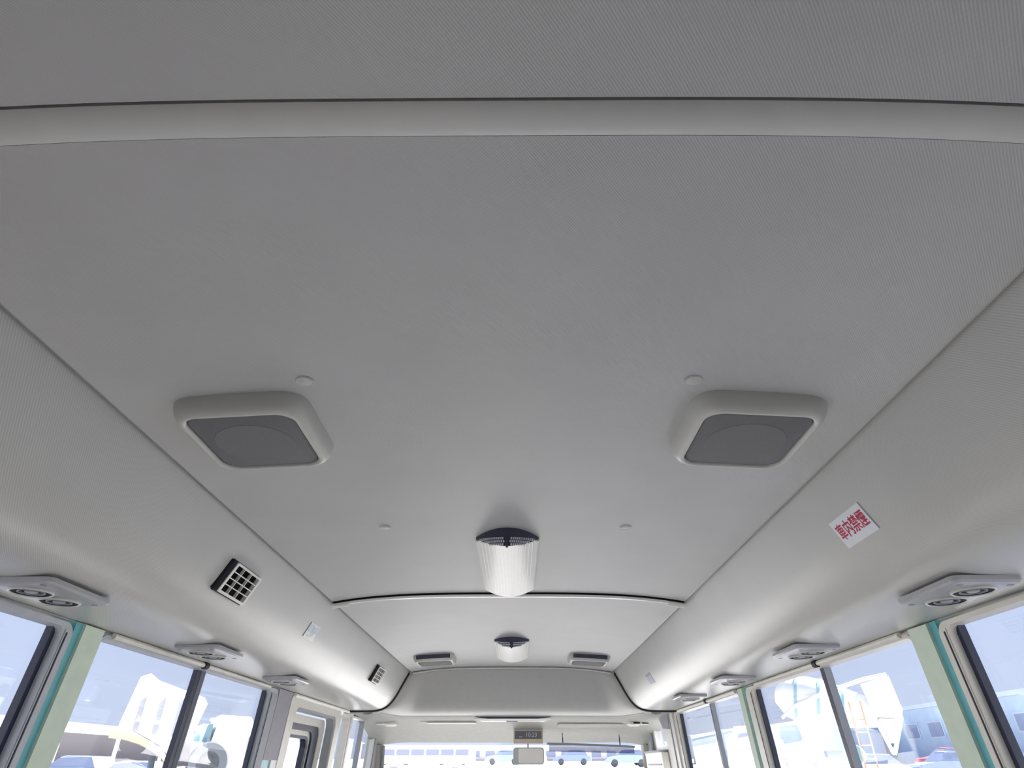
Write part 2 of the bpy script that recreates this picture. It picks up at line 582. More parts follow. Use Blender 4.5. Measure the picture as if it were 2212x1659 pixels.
mid = smooth_path([(3.938, .488), (3.965, .455), (4.01, .395), (4.075, .325), (4.15, .279), (4.25, .263)], 8)


def mid_at(v):
    t = v * (len(mid) - 1)
    i = min(int(t), len(mid) - 2)
    q = t - i
    return mid[i].lerp(mid[i + 1], q)


NU = 60
rings = []
for i in range(NV + 1):
    v = i / NV
    xs, zs = side_at(v)
    my = mid_at(v)
    row = []
    for j in range(NU + 1):
        u = -1 + 2 * j / NU
        a = min(max((abs(u) - .80) / .20, 0), 1)
        a = a * a * (3 - 2 * a)
        x = xs * u * (1 - .02 * (1 - a))
        zt = my.y - (.5 - zc(.598 * u)) * (1 - v)
        row.append((x, my.x * (1 - a) + 3.936 * a, zt * (1 - a) + zs * a))
    rings.append(row)
hd = empty('front_header', (0, 4.05, .26))
tag(hd, 'moulded grey header panel at the front end of the ceiling', 'header panel')
front = loft(rings, closed=False)
back = loft([[(x, y + .012, z + .012) for x, y, z in r] for r in rings], closed=False)
me_obj('header_panel', join(front, back), M_HEAD, hd)
me_obj('upper_lip', tube([(x, 3.932, zc(x) - .006) for x in [-.585 + 1.17 * i / 30 for i in range(31)]], .0055, 8), M_WHITE, hd)
me_obj('lower_lip', tube([(x, 4.252 - .30 * max(0, (abs(x) - .66) / .16) ** 2, .263 + .002 * abs(x)) for x in [-.78 + 1.56 * i / 40 for i in range(41)]], .004, 8), M_PLASTIC, hd)

ZP = ((3.9, .2635), (4.26, .2625), (4.40, .252), (4.55, .238), (4.70, .216), (4.85, .186), (5.0, .150), (5.04, .140))


def zprof(y):
    for (a, za), (b, zb) in zip(ZP, ZP[1:]):
        if y <= b: return za + (zb - za) * (y - a) / (b - a)
    return ZP[-1][1]


NL = 40
rows = []
for t, z in ((0, .300), (.025, .270), (.05, .2625), (.2, .252), (.4, .238), (.6, .213), (.8, .181), (.96, .150), (1, .140)):
    row = []
    for j in range(NL + 1):
        u = -1 + 2 * j / NL
        x = .975 * u
        a = min(max((abs(x) - .66) / .19, 0), 1)
        a = a * a * (3 - 2 * a)
        ys = 4.232 * (1 - a) + 3.936 * a
        ye = 5.03 - .10 * u * u
        e = max(0, (abs(u) - .75) / .25)
        y = ys * (1 - t) + ye * t
        if t >= .05:
            yy = y + .10 * u * u * t
            z = zprof(yy)
        row.append((x, y, z - .03 * e * e * t))
    rows.append(row)
tag(me_obj('cab_ceiling', join(loft(rows, closed=False), loft([[(x, y, z + .015) for x, y, z in r] for r in rows], closed=False)), M_CAB), 'pale moulded ceiling over the driver cab', kind='structure')

# windshield
NWIN[0] += 1
ws = tag(empty('window_%d' % NWIN[0], (0, 5.1, -.9)), 'wide front windshield under the pale cab roof', kind='structure')
rows = []
for k in range(7):
    t = k / 6
    rows.append([(.97 * u, 5.03 + .42 * t - .10 * u * u, .16 - 1.1 * t - .03 * abs(u) ** 4) for u in [-1 + 2 * j / 20 for j in range(21)]])
me_obj('pane', join(loft(rows, closed=False), loft([[(x, y + .006, z) for x, y, z in r] for r in rows], closed=False)), M_GLASS, ws)
for s in (-1, 1):
    path = [(s * .965, 4.93 + .42 * t, .14 - 1.1 * t) for t in (0, .3, .6, 1)]
    me_obj('front_pillar', tube(path, .048, 12), M_CAB, ws)
me_obj('pillar_bead', tube([(-.905, 4.92, .12), (-.912, 5.05, -.25), (-.915, 5.3, -.8)], .011, 8), M_RUBBER, ws)
tag(me_obj('wall_front', join(box(-1.0, 1.0, 5.42, 5.5, -H, -.88), box(-.95, .95, 4.95, 5.45, -H, -.86)), M_LOWER, smooth=False), 'low front wall below the windshield', kind='structure')

# ------------------------------------------------------------------ ceiling speakers
spk = empty('ceiling_speaker', (0, 0, 0))
dz = -.052


def sq(w_, h_, r, z):
    return [(x, y, z) for x, y in rrect(-w_, w_, -h_, h_, r, 6)]


me_obj('bezel', loft([sq(.108, .112, .040, .006), sq(.107, .111, .040, -.006), sq(.104, .109, .039, -.018), sq(.099, .104, .036, -.026), sq(.094, .099, .033, -.030), sq(.089, .095, .030, -.031), sq(.0865, .0925, .028, -.029), sq(.0855, .0915, .027, -.026), sq(.0855, .0915, .027, -.015)], cap=False), M_BEZEL, spk, ang=60)
gr = me_obj('speaker_grille', loft([sq(.0835, .0895, .026, -.018), sq(.0835, .0895, .026, -.0255), sq(.080, .086, .024, -.028)]), M_GRILLE, spk)
me_obj('speaker_ring', moved(lathe([(.068, -.027), (.066, -.0288), (.062, -.0290), (.0001, -.0290)], 32), 0, .004, 0), MATS['speaker mesh'], gr)
groups = 'ceiling speakers'
spots = [(-.414, .910, 'nearer left grey speaker in its rounded bezel on the ceiling'), (.414, .910, 'nearer right grey speaker in its rounded bezel on the ceiling'),
         (-.405, 3.50, 'far left speaker with a shaded rear edge by the front header'), (.412, 3.50, 'far right speaker with a shaded rear edge by the front header')]
for i, (x, y, lab) in enumerate(spots):
    o = spk if i == 0 else copy_tree(spk)
    place(o, (x, y, zc(x) - .002))
    o.rotation_euler = (0, math.atan(.030 * 3.4 * (abs(x) / .598) ** 2.4 / .598) * (1 if x > 0 else -1) * .8, 0)
    tag(o, lab, 'speaker', groups)
    if y > 2:                      # shade on the front pair's rear side, added as a dark strip
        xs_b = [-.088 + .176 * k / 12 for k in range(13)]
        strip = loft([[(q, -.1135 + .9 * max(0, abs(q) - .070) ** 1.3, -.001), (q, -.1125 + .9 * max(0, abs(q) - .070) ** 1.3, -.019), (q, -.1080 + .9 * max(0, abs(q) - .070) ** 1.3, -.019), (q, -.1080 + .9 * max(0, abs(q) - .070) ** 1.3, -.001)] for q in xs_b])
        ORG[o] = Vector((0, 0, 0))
        me_obj('rear_shade', strip, M_NAVY, o)

# ------------------------------------------------------------------ screw caps on the ceiling
cap = me_obj('screw_cap', lathe([(.0142, .004), (.0142, -.001), (.0125, -.0028), (.0108, -.0022), (.010, -.0026), (.0001, -.003)], 24), M_BAND, origin=(0, 0, 0))
for i, (x, y, lab) in enumerate([(-.296, .772, 'round grey screw cap beside the nearer left speaker'), (.297, .773, 'round grey screw cap beside the nearer right speaker'),
                                 (-.296, 1.439, 'small round screw cap on the ceiling left of the nearer lamp'), (.297, 1.441, 'small round screw cap on the ceiling right of the nearer lamp')]):
    o = cap if i == 0 else copy_tree(cap)
    place(o, (x, y, zc(x)))
    tag(o, lab, 'cap', 'ceiling screw caps')

# ------------------------------------------------------------------ ceiling lamps
lamp = empty('ceiling_lamp', (0, 0, 0))
LW = .081
NX = 20


def lens_depth(x, t=0):
    return (.040 - .022 * t) * (1 - (x / LW) ** 2) + .004 + .006 * t


def plan_y(x, near):                      # both ends bow outwards
    b = .075 * (1 - (x / LW) ** 2)
    return -.26 - b if near else .235 + b * .3


rows = []
xs_ = [-LW + 2 * LW * i / NX for i in range(NX + 1)]
for k in range(13):
    t = k / 12
    rows.append([(x * .97, plan_y(x, True) * (1 - t) + plan_y(x, False) * t, -lens_depth(x, t)) for x in xs_])
lens = join(loft(rows, closed=False), loft([[(x * .97, plan_y(x, False), -lens_depth(x, 1)) for x in xs_], [(x * .97, plan_y(x, False) + .004, .006) for x in xs_]], closed=False))
ln = me_obj('lens', lens, M_LENS, lamp, ang=50)
for k in range(1, 16):                    # fine ribs moulded along the lens
    x = -LW * .92 + 2 * LW * .92 * k / 16
    me_obj('lens_rib', tube([(x, plan_y(x, True) * .97, -lens_depth(x, .02) + .0009), (x, plan_y(x, False) * .98, -lens_depth(x, .98) + .0009)], .0013, 6), M_LENS, ln)
# near end: upper half painted dark for its shaded side, perforated strip below it
up_ = [[(x, plan_y(x, True) - .004, .006) for x in xs_], [(x, plan_y(x, True) - .001, -.004 - .45 * (lens_depth(x) - .004)) for x in xs_]]
me_obj('end_cap', loft(up_, closed=False), M_NAVY, lamp)
lo_ = [[(x * .985, plan_y(x, True) - .001, -.004 - .45 * (lens_depth(x) - .004)) for x in xs_], [(x * .97, plan_y(x, True), -lens_depth(x)) for x in xs_]]
pf = me_obj('vent_strip', loft(lo_, closed=False), M_NAVY, lamp)
hole = None
pv = []
for row_i in range(3):
    for k in range(-13, 14):
        x = (k + (.5 if row_i % 2 else 0)) * .0053
        d0, d1_ = .004 + .45 * (lens_depth(x) - .004), lens_depth(x)
        fr_ = (row_i + .6) / 3.2
        if abs(x) < .006 or (d1_ - d0) * .9 < .0045 * (row_i + 1): continue
        z = -(d0 + .003 + .0075 * row_i)
        pv.append(box(x - .0019, x + .0019, plan_y(x, True) - .004, plan_y(x, True) + .001, z - .0024, z + .0024))
me_obj('vent_holes', join(*pv), M_PAPER, pf, smooth=False)['kind'] = 'stuff'
me_obj('latch', box(-.003, .003, plan_y(0, True) - .006, plan_y(0, True), -.048, -.026), M_NAVY, lamp, smooth=False)
for s in (-1, 1):
    me_obj('side_rim', loft([[(s * (LW + .001), y, .008), (s * (LW + .001), y, -.007), (s * (LW - .004), y, -.010), (s * (LW - .007), y, -.008), (s * (LW - .007), y, .008)] for y in (-.262, .238)]), M_WHITE, lamp)
for i, (x, y, lab) in enumerate([(.004, 1.79, 'nearer ceiling lamp with a ribbed white lens and shaded dark end'), (.006, 3.28, 'farther small white ceiling lamp close to the front header')]):
    o = lamp if i == 0 else copy_tree(lamp)
    place(o, (x, y, .4985))
    tag(o, lab, 'lamp', 'ceiling lamps')

# ------------------------------------------------------------------ twin air outlets under the ducts
out = empty('air_outlet', (0, 0, 0))


def pl(w0, w1, h_, r, z):                 # plate outline, local x towards the window, y along the bus
    return [(x, y, z) for x, y in rrect(-w0, w1, -h_, h_, r, 4)]


me_obj('plate', loft([pl(.060, .060, .090, .012, .0), pl(.060, .060, .090, .012, -.007), pl(.057, .057, .087, .011, -.0105), pl(.048, .050, .076, .008, -.012)]), M_PLATE, out, ang=25)
for k, (nx_, ny_) in enumerate(((.004, -.036), (.004, .040))):
    nz = me_obj('nozzle', moved(lathe([(.0335, -.010), (.0335, -.0135), (.0305, -.015), (.0285, -.013), (.0265, -.0122), (.0001, -.0121)], 28), nx_, ny_), M_BLACK, out)
    me_obj('outer_ring', moved(lathe([(.0345, -.010), (.0345, -.0145), (.0325, -.0165), (.0312, -.0145), (.0312, -.010), (.0345, -.010)], 28), nx_, ny_), M_PLASTIC, nz)
    me_obj('louver_ring', moved(lathe([(.0215, -.011), (.0215, -.0150), (.0195, -.0150), (.0195, -.011), (.0215, -.011)], 24), nx_, ny_), M_RUBBER, nz)
    me_obj('hub', moved(lathe([(.0105, -.010), (.0105, -.0140), (.0085, -.0155), (.0001, -.0155)], 20), nx_, ny_), M_RUBBER, nz)
for (x, y) in ((-.040, -.070), (.046, -.070), (-.040, .076), (.046, .076)):
    me_obj('screw', moved(lathe([(.0055, -.010), (.0055, -.0126), (.0001, -.0126)], 12), x, y), M_SCREW, out)
labs = {(-1, 0): 'nearest twin round air outlet under the left duct', (-1, 1): 'second twin air outlet under the left duct, above the sliding window rail',
        (-1, 2): 'third twin air outlet under the left duct, beside the door corner', (1, 0): 'nearest twin round air outlet under the right duct',
        (1, 1): 'second twin air outlet under the right duct, above the window divider', (1, 2): 'third twin air outlet under the right duct, at the slim second pillar',
        (1, 3): 'farthest twin air outlet under the right duct, near the front seal'}
first = True
for (s, k), lab in labs.items():
    o = out if first else copy_tree(out)
    first = False
    y = (1.115, 1.785, 2.437, 3.085)[k]
    place(o, (s * .815, y, .2700))
    if s < 0: o.rotation_euler = (0, 0, math.pi)
    tag(o, lab, 'air outlet', 'twin air outlets')

# ------------------------------------------------------------------ things on the duct faces
DA = [0.0]
for a_, b_ in zip(DUCT, DUCT[1:]):
    DA.append(DA[-1] + math.hypot(b_[0] - a_[0], b_[1] - a_[1]))


def duct_pt(s, y, a, d):
    """point on the duct skin: a = distance down the skin from the seam, d = height above the skin"""
    i = max(k for k in range(len(DA) - 1) if DA[k] <= a)
    q = (a - DA[i]) / (DA[i + 1] - DA[i])
    p0, p1 = DUCT[i], DUCT[i + 1]
    pa, pb = DUCT[max(i - 2, 0)], DUCT[min(i + 3, len(DUCT) - 1)]
    t = Vector((pb[0] - pa[0], pb[1] - pa[1])).normalized()
    n = Vector((t.y, -t.x))                      # towards the aisle and down
    x = p0[0] * (1 - q) + p1[0] * q + n.x * d
    z = p0[1] * (1 - q) + p1[1] * q + n.y * d
    return Vector((s * x, y, z))


def face_obj(root, s, y, a, lift=0.0):
    """flat fitting: local x = rightwards for someone facing it, y = up the face, z = out of the face"""
    loc = duct_pt(s, y, a, lift)
    Y = (duct_pt(s, y, a - .03, 0) - duct_pt(s, y, a + .03, 0)).normalized()
    X = Vector((0, 1 if s < 0 else -1, 0))
    Z = X.cross(Y)
    root.matrix_world = Matrix(((X.x, Y.x, Z.x, loc.x), (X.y, Y.y, Z.y, loc.y), (X.z, Y.z, Z.z, loc.z + H), (0, 0, 0, 1)))


def skin_obj(name, s, y, a, u0, u1, v0, v1, d0, d1, m, parent, nv=8):
    """thin sheet that follows the curve of the duct; u to the reader's right, v up"""
    sg = 1 if s < 0 else -1
    rings = []
    for k in range(nv + 1):
        v = v0 + (v1 - v0) * k / nv
        rings.append([duct_pt(s, y + sg * u, a - v, d) for u, d in ((u0, d0), (u1, d0), (u1, d1), (u0, d1))])
    return me_obj(name, loft(rings), m, parent)


def make_grille():
    g = empty('intake_grille', (0, 0, 0))
    W_, HH = .076, .037
    fl = lambda a, b, d: (a, b, d)
    me_obj('frame', ringprism(rrect(-W_, W_, -HH, HH, .005), rrect(-W_ + .010, W_ - .009, -HH + .006, HH - .005, .002), fl, -.004, .012), M_WHITE, g)
    me_obj('rear_edge', loft([[(-W_ - .001, -HH, -.004), (-W_ - .001, HH, -.004), (-W_ - .001, HH, .010), (-W_ - .001, -HH, .010)], [(-W_ - .011, -HH, -.004), (-W_ - .011, HH, -.004), (-W_ - .009, HH, .004), (-W_ - .009, -HH, .004)]]), M_BLACK, g, smooth=False)
    me_obj('backing', box(-W_ + .004, W_ - .004, -HH + .003, HH - .003, -.003, .0015), M_DARK, g, smooth=False)
    for k in range(3):
        yy = -HH + .006 + (2 * HH - .011) * (k + 1) / 4
        me_obj('slat', box(-W_ + .008, W_ - .008, yy - .0012, yy + .0012, .001, .011), M_WHITE, g, smooth=False)
    for k in range(2):
        xx = -W_ + .010 + (2 * W_ - .019) * (k + 1) / 3
        me_obj('crossbar', box(xx - .0010, xx + .0010, -HH + .004, HH - .004, .001, .009), M_WHITE, g, smooth=False)
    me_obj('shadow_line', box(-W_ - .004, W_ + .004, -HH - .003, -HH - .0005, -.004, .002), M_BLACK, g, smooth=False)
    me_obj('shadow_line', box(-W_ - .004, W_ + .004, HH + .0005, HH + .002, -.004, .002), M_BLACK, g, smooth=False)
    return g


g1 = tag(make_grille(), 'nearer square black and white intake grille on the left duct', 'grille', 'intake grilles')
g2 = copy_tree(g1)
tag(g2, 'farther narrow looking intake grille at the front of the left duct')
face_obj(g1, -1, 1.495, .112, .0035)
face_obj(g2, -1, 3.240, .112, .0035)


# stickers follow the curve of the duct
def text_mesh(body, size, bold=0.0):
    cu = bpy.data.curves.new('lettering', 'FONT')
    cu.body = body
    cu.size = size
    cu.align_x = 'CENTER'
    cu.align_y = 'CENTER'
    cu.offset = bold
    tmp = bpy.data.objects.new('lettering_curve', cu)
    COL.objects.link(tmp)
    bpy.context.view_layer.update()
    d = bpy.data.meshes.new_from_object(tmp.evaluated_get(bpy.context.evaluated_depsgraph_get()))
    bpy.data.objects.remove(tmp)
    return [tuple(v.co) for v in d.vertices], [tuple(p.vertices) for p in d.polygons]


YS, AS = 1.098, .112
st = tag(empty('no_smoking_sticker', duct_pt(1, YS, AS, 0)), 'white sticker with red Japanese lettering on the right duct', 'sticker')
skin_obj('sheet', 1, YS, AS, -.0575, .0575, -.0275, .0275, -.001, .0010, M_PAPER, st)
skin_obj('dark_edge', 1, YS, AS, .0575, .0600, -.0265, .0280, -.001, .0012, M_RUBBER, st)
tv, tf = text_mesh('\u8eca\u5185\u7981\u7159', .0262, .0004)
me_obj('lettering', ([duct_pt(1, YS - x, AS - y * 1.25, .0014) for x, y, z in tv], tf), M_RED, st, smooth=False)
YS, AS = 2.140, .112
st2 = tag(empty('pale_blue_sticker', duct_pt(-1, YS, AS, 0)), 'small pale blue and white sticker on the left duct between the grilles', 'sticker')
skin_obj('sheet', -1, YS, AS, -.052, .052, -.024, .024, -.001, .0008, M_WHITE, st2)
for k, (u0, u1, v0, v1) in enumerate(((-.044, -.006, -.004, .020), (-.004, .020, -.012, .016), (.022, .046, -.002, .021), (-.030, .010, -.019, -.013))):
    skin_obj('print', -1, YS, AS, u0, u1, v0, v1, 0, .0013, M_BLUE, st2, nv=4)
skin_obj('dark_edge', -1, YS, AS, -.0545, -.0520, -.024, .024, -.001, .0020, M_RUBBER, st2)
YS, AS = 3.205, .138
st3 = tag(empty('faded_sticker', duct_pt(1, YS, AS, 0)), 'small faded lilac sticker at the front end of the right duct', 'sticker')
skin_obj('sheet', 1, YS, AS, -.056, .056, -.025, .025, -.001, .0010, M_LILAC, st3)
skin_obj('heading', 1, YS, AS, -.050, .050, .012, .021, 0, .0014, M_PURPLE, st3, nv=3)

# ------------------------------------------------------------------ cab fittings
cl = tag(empty('cab_lamp', (0, 4.29, .26)), 'wide shallow cab lamp with a dark rear edge under the header', 'lamp')
me_obj('lens', loft([[(x, y, z) for x, y in [(-.235, 4.265), (.250, 4.265), (.225, 4.39), (-.210, 4.39)]] for z in (.275, .248)] + [[(x, y, .238) for x, y in [(-.20, 4.285), (.215, 4.285), (.20, 4.38), (-.185, 4.38)]]]), M_LENS, cl, ang=20)
me_obj('rear_edge', loft([[(-.240, 4.258, .266), (-.16, 4.258, .264), (.17, 4.258, .264), (.256, 4.258, .266), (.236, 4.258, .256), (.16, 4.256, .248), (-.15, 4.256, .248), (-.22, 4.258, .256)], [(-.240, 4.270, .266), (-.16, 4.270, .264), (.17, 4.270, .264), (.256, 4.270, .266), (.236, 4.270, .256), (.16, 4.270, .248), (-.15, 4.270, .248), (-.22, 4.270, .256)]]), M_NAVY, cl, smooth=False)
me_obj('switch', box(-.035, .035, 4.30, 4.32, .232, .240), M_RUBBER, cl, smooth=False)

ck = tag(empty('digital_clock', (.11, 4.75, .14)), 'tan framed digital clock above the rear view mirror', 'clock')
fy = lambda y: (lambda a, b, d: (a, y + d, b))
me_obj('clock_case', loft([[fy(4.73)(a, b, d) for a, b in rrect(.008 + e, .208 - e, .128 + e, .213 - e, .005, 3)] for d, e in ((.06, .006), (.003, 0), (0, .002))]), M_TAN, ck)
dsp = me_obj('display', prism(rrect(.017, .198, .155, .203, .002, 2), fy(4.73), -.003, .002), M_LCD, ck, smooth=False)
tv, tf = text_mesh('10:23', .036)
me_obj('digits', ([(.128 + x, 4.7265, .180 + y) for x, y, z in tv], tf), M_DIGIT, ck, smooth=False)
me_obj('indicator', box(.045, .065, 4.7255, 4.728, .166, .170), M_DIGIT, ck, smooth=False)

mr = tag(empty('rear_view_mirror', (.11, 4.72, .02)), 'rounded white rear view mirror hanging below the clock', 'mirror')
me_obj('mirror_case', loft([[fy(4.70)(a, b, d) for a, b in rrect(.006 + e, .210 - e, .008 + e, .106 - e, .018, 5)] for d, e in ((.03, .02), (.012, .002), (0, 0), (-.004, .003))]), M_MIRRORB, mr)
me_obj('mirror_glass', prism(rrect(.040, .204, .014, .100, .015, 5), fy(4.70), -.006, -.003), M_LENS, mr, smooth=False)
me_obj('stem', tube([(.105, 4.712, .100), (.105, 4.725, .115), (.105, 4.745, .127)], .005, 8), M_RUBBER, mr)

vs = tag(empty('roller_sunscreen', (.52, 4.8, .07)), 'grey roller sunscreen hanging over the right half of the windshield', 'sunscreen')
me_obj('roller_bar', tube([(.235, 4.80, .130), (.38, 4.80, .128), (.62, 4.80, .120), (.835, 4.80, .112)], .0065, 8), M_RUBBER, vs)
me_obj('screen', loft([[(.25, 4.80, .128), (.25, 4.803, .128), (.83, 4.803, .110), (.83, 4.80, .110)], [(.25, 4.80, .085), (.25, 4.803, .085), (.83, 4.803, .072), (.83, 4.80, .072)]]), M_TINT, vs, smooth=False)
for x in (.345, .735):
    me_obj('hanger', tube([(x, 4.80, .122), (x, 4.80, .16), (x, 4.81, .195), (x + .02, 4.82, .20)], .004, 6), M_SASH, vs)

sv = tag(empty('sun_visor', (-.40, 4.5, .22)), 'pale folded sun visor on the left of the cab roof', 'visor')
me_obj('visor_pad', loft([[(x, y, z) for x, y in rrect(-.555, -.235, 4.46, 4.60, .025, 4)] for z in (.250, .236)]), M_PLASTIC, sv)
me_obj('visor_pivot', tube([(-.60, 4.47, .245), (-.55, 4.47, .243)], .008, 8), M_WHITE, sv)
sv2 = tag(empty('sun_visor', (.52, 4.6, .22)), 'grey folded sun visor on the right of the cab roof above the roller screen', 'visor')
me_obj('visor_pad', loft([[(x, y, z - .10 * (y - 4.5)) for x, y in rrect(.30, .74, 4.52, 4.66, .03, 4)] for z in (.248, .234)]), M_CAB, sv2)
me_obj('visor_pivot', tube([(.75, 4.53, .240), (.72, 4.53, .238)], .006, 8), M_WHITE, sv2)

for s, lab in ((1, 'small map light with black vents in the right corner of the cab roof'), (-1, 'small pale fitting in the left corner of the cab roof')):
    ml = tag(empty('corner_light', (s * .82, 4.5, .22)), lab, 'light', 'cab corner lights')
    me_obj('housing', loft([[(x, y, z) for x, y in rrect(*sorted((s * .755, s * .885)), 4.46, 4.60, .02, 4)] for z in (.25, .228)]), M_WHITE, ml)
    me_obj('light_lens', loft([[(x, y, z) for x, y in rrect(*sorted((s * .77, s * .83)), 4.50, 4.58, .015, 4)] for z in (.23, .222)]), M_LENS, ml)
    for k in (0, 1):
        a = s * (.785 + .055 * k)
        me_obj('vent_slot', box(min(a, a + s * .04), max(a, a + s * .04), 4.454, 4.462, .232, .245), M_BLACK if s > 0 else M_PLASTIC, ml, smooth=False)
for s, lab in ((-1, 'small white coat hook below the front end of the left duct'), (1, 'small white coat hook below the front end of the right duct')):
    hk = tag(empty('coat_hook', (s * .80, 4.0, .25)), lab, 'hook', 'coat hooks')
    me_obj('hook_plate', loft([[(x, y, z) for x, y in rrect(*sorted((s * .775, s * .815)), 3.985, 4.02, .008, 3)] for z in (.272, .262)]), M_WHITE, hk)
    me_obj('hook_arm', tube([(s * .815, 4.0, .264), (s * .84, 4.0, .258), (s * .87, 4.0, .262)], .005, 8), M_RUBBER, hk)

# ------------------------------------------------------------------ outside: yard rising away from the bus
def gz(x, y):
    r = math.hypot(x, y - 2)
    if r < 10: return -2.14
    if r < 60: return -2.14 + 1.94 * (r - 10) / 50
    return -.2 + .9 * (r - 60) / 60 if r < 120 else .7 + (r - 120) * .010


M_GROUND = mat('pale concrete yard', (.62, .61, .58), .8, .2, noise=.10, nscale=.3)
rings = []
rr = [.5, 4, 10, 16, 25, 40, 60, 80, 120, 180, 300]
for r in rr:
    rings.append([(r * math.cos(a), 2 + r * math.sin(a), gz(r, 2)) for a in [2 * math.pi * k / 48 for k in range(48)]])
gv = loft(rings, cap=False)
tag(me_obj('ground', (gv[0], gv[1] + [tuple(range(48))]), M_GROUND), 'bright concrete yard around the minibus', kind='structure')

M_DARK_GROUND = mat('added dark ground', (.07, .075, .095), .85, .2, noise=.2, nscale=3)  # added unseen ground surface, lowers the bounce light on ducts and ceiling
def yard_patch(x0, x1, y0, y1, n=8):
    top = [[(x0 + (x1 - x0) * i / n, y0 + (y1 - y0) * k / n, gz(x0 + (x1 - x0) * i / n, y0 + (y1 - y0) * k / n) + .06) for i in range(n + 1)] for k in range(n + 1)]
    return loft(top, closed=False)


tag(me_obj('added_dark_ground', join(box(-19, 19, -26, 6.5, -2.16, -2.08), yard_patch(-19, -3.4, 6.4, 19), yard_patch(3.4, 19, 6.4, 19)), M_DARK_GROUND, smooth=False), 'added dark ground cutting bounce light on both sides of the minibus', kind='structure')

M_TWHITE = mat('truck white', (.82, .82, .80), .35, .5, noise=.02)
M_TTEAL = mat('truck teal', (.30, .50, .55), .4, .5)
M_TYRE = mat('tyre', (.10, .11, .125), .8, .2)
M_CHASSIS = mat('truck chassis', (.22, .24, .28), .6, .3)
M_ORANGE = mat('faded orange paint', (.60, .40, .26), .5, .4)
M_CARGLASS = mat('car glass', (.24, .29, .42), .2, .5)
M_COACHGLASS = mat('coach glass', (.22, .25, .36), .4, .4)


# left: tipper truck with its white body raised, standing side on (local x along the truck, y away from us)
tk = tag(empty('tipper_truck', (0, 0, 0)), 'white truck with raised body and side wheel seen through the left sliding window', 'truck')
GL = -1.67
me_obj('tipper_body', loft([[(x, y, z) for x, z in ((.24, 2.18), (.48, 2.28), (.76, 2.1), (2.06, 1.72), (2.18, 1.56), (1.98, .76), (1.78, .72), (1.64, .30), (.62, .76), (.06, 1.02))] for y in (0, 2.0)]), M_TWHITE, tk, smooth=False)
for x in (.55, 1.05, 1.55):
    me_obj('body_rib', box(x, x + .05, -.05, 0, .86, 1.70), M_TWHITE, tk, smooth=False)
me_obj('mudguard', loft([[(x, y, z) for y, z in ((-.05, z0), (.5, z0), (.5, z0 - .16), (-.05, z0 - .16))] for x, z0 in ((-.10, .82), (.30, .78), (.68, .68), (1.05, .52), (1.34, .34), (1.56, .10))]), M_ORANGE, tk)
me_obj('chassis', box(-1.6, 4.4, .5, 1.5, -1.1, -.8), M_CHASSIS, tk, smooth=False)
me_obj('bed_floor', box(-1.5, 2.3, 0, 2.0, -.78, -.2), M_TTEAL, tk, smooth=False)
me_obj('lift_ram', tube([(1.2, 1, -.3), (1.1, 1, .7)], .09, 10), M_CHASSIS, tk)
cb = me_obj('cab', loft([[(x, y, z) for x, z in ((2.62, 1.29), (3.48, 1.26), (4.2, .2), (4.3, -1.2), (2.5, -1.2), (2.5, .5))] for y in (0, 2.0)]), M_TWHITE, tk, smooth=False)
me_obj('cab_window', loft([[(x, y, z) for x, z in ((3.55, .75), (3.75, .65), (4.0, .15), (3.55, .15))] for y in (-.02, .05)]), M_CARGLASS, cb, smooth=False)
me_obj('cab_guard', box(2.20, 2.48, .1, 1.9, -.2, 1.05), M_TTEAL, tk, smooth=False)


def wheel_y(parent, x, y, z, r, wd, name='wheel'):
    t = me_obj(name, moved(lathe([(r * .55, -wd / 2), (r * .92, -wd / 2), (r, -wd * .35), (r, wd * .35), (r * .92, wd / 2), (r * .55, wd / 2), (r * .55, -wd / 2)], 24, 'y'), x, y, z), M_TYRE, parent)
    me_obj('rim', moved(lathe([(.001, -wd * .30), (r * .2, -wd * .42), (r * .56, -wd * .30), (r * .56, wd * .30), (r * .2, wd * .42), (.001, wd * .30)], 24, 'y'), x, y, z), M_TWHITE, t)
    for k in range(5):
        a = 2 * math.pi * k / 5 + .3
        me_obj('rim_hole', moved(lathe([(.001, -wd * .43), (r * .09, -wd * .43), (r * .09, wd * .43), (.001, wd * .43)], 8, 'y'), x + r * .36 * math.cos(a), y, z + r * .36 * math.sin(a)), M_TYRE, t)


wheel_y(tk, 2.52, -.15, .06, .55, .26, 'spare_wheel')
for x in (-.6, .6, 3.3):
    for y in (.2, 1.8):
        wheel_y(tk, x, y, GL + .48, .48, .28)
place(tk, (-11, 19, 0), math.radians(30.07))

# left far shed
sh = tag(empty('open_shed', (-32, 50, gz(-32, 50))), 'long low open shed with a dark roof edge beyond the left window', 'shed')
M_SHEDR = mat('shed roof', (.32, .30, .34), .6, .3)
M_SHEDW = mat('shed wall', (.55, .54, .60), .7, .2)
g0 = gz(-32, 50)
me_obj('roof', loft([[(-29, y, 1.85), (-29, y, 2.30), (-38, y, 3.2), (-38, y, 2.8)] for y in (30, 86)]), M_SHEDR, sh, smooth=False)
me_obj('back_wall', box(-37.6, -37.3, 30, 86, g0 - .6, 2.85), M_SHEDW, sh, smooth=False)
for k in range(9):
    me_obj('post', box(-29.4, -29.2, 31 + 6.75 * k, 31.2 + 6.75 * k, g0 - .6, 1.95), M_SHEDW, sh, smooth=False)

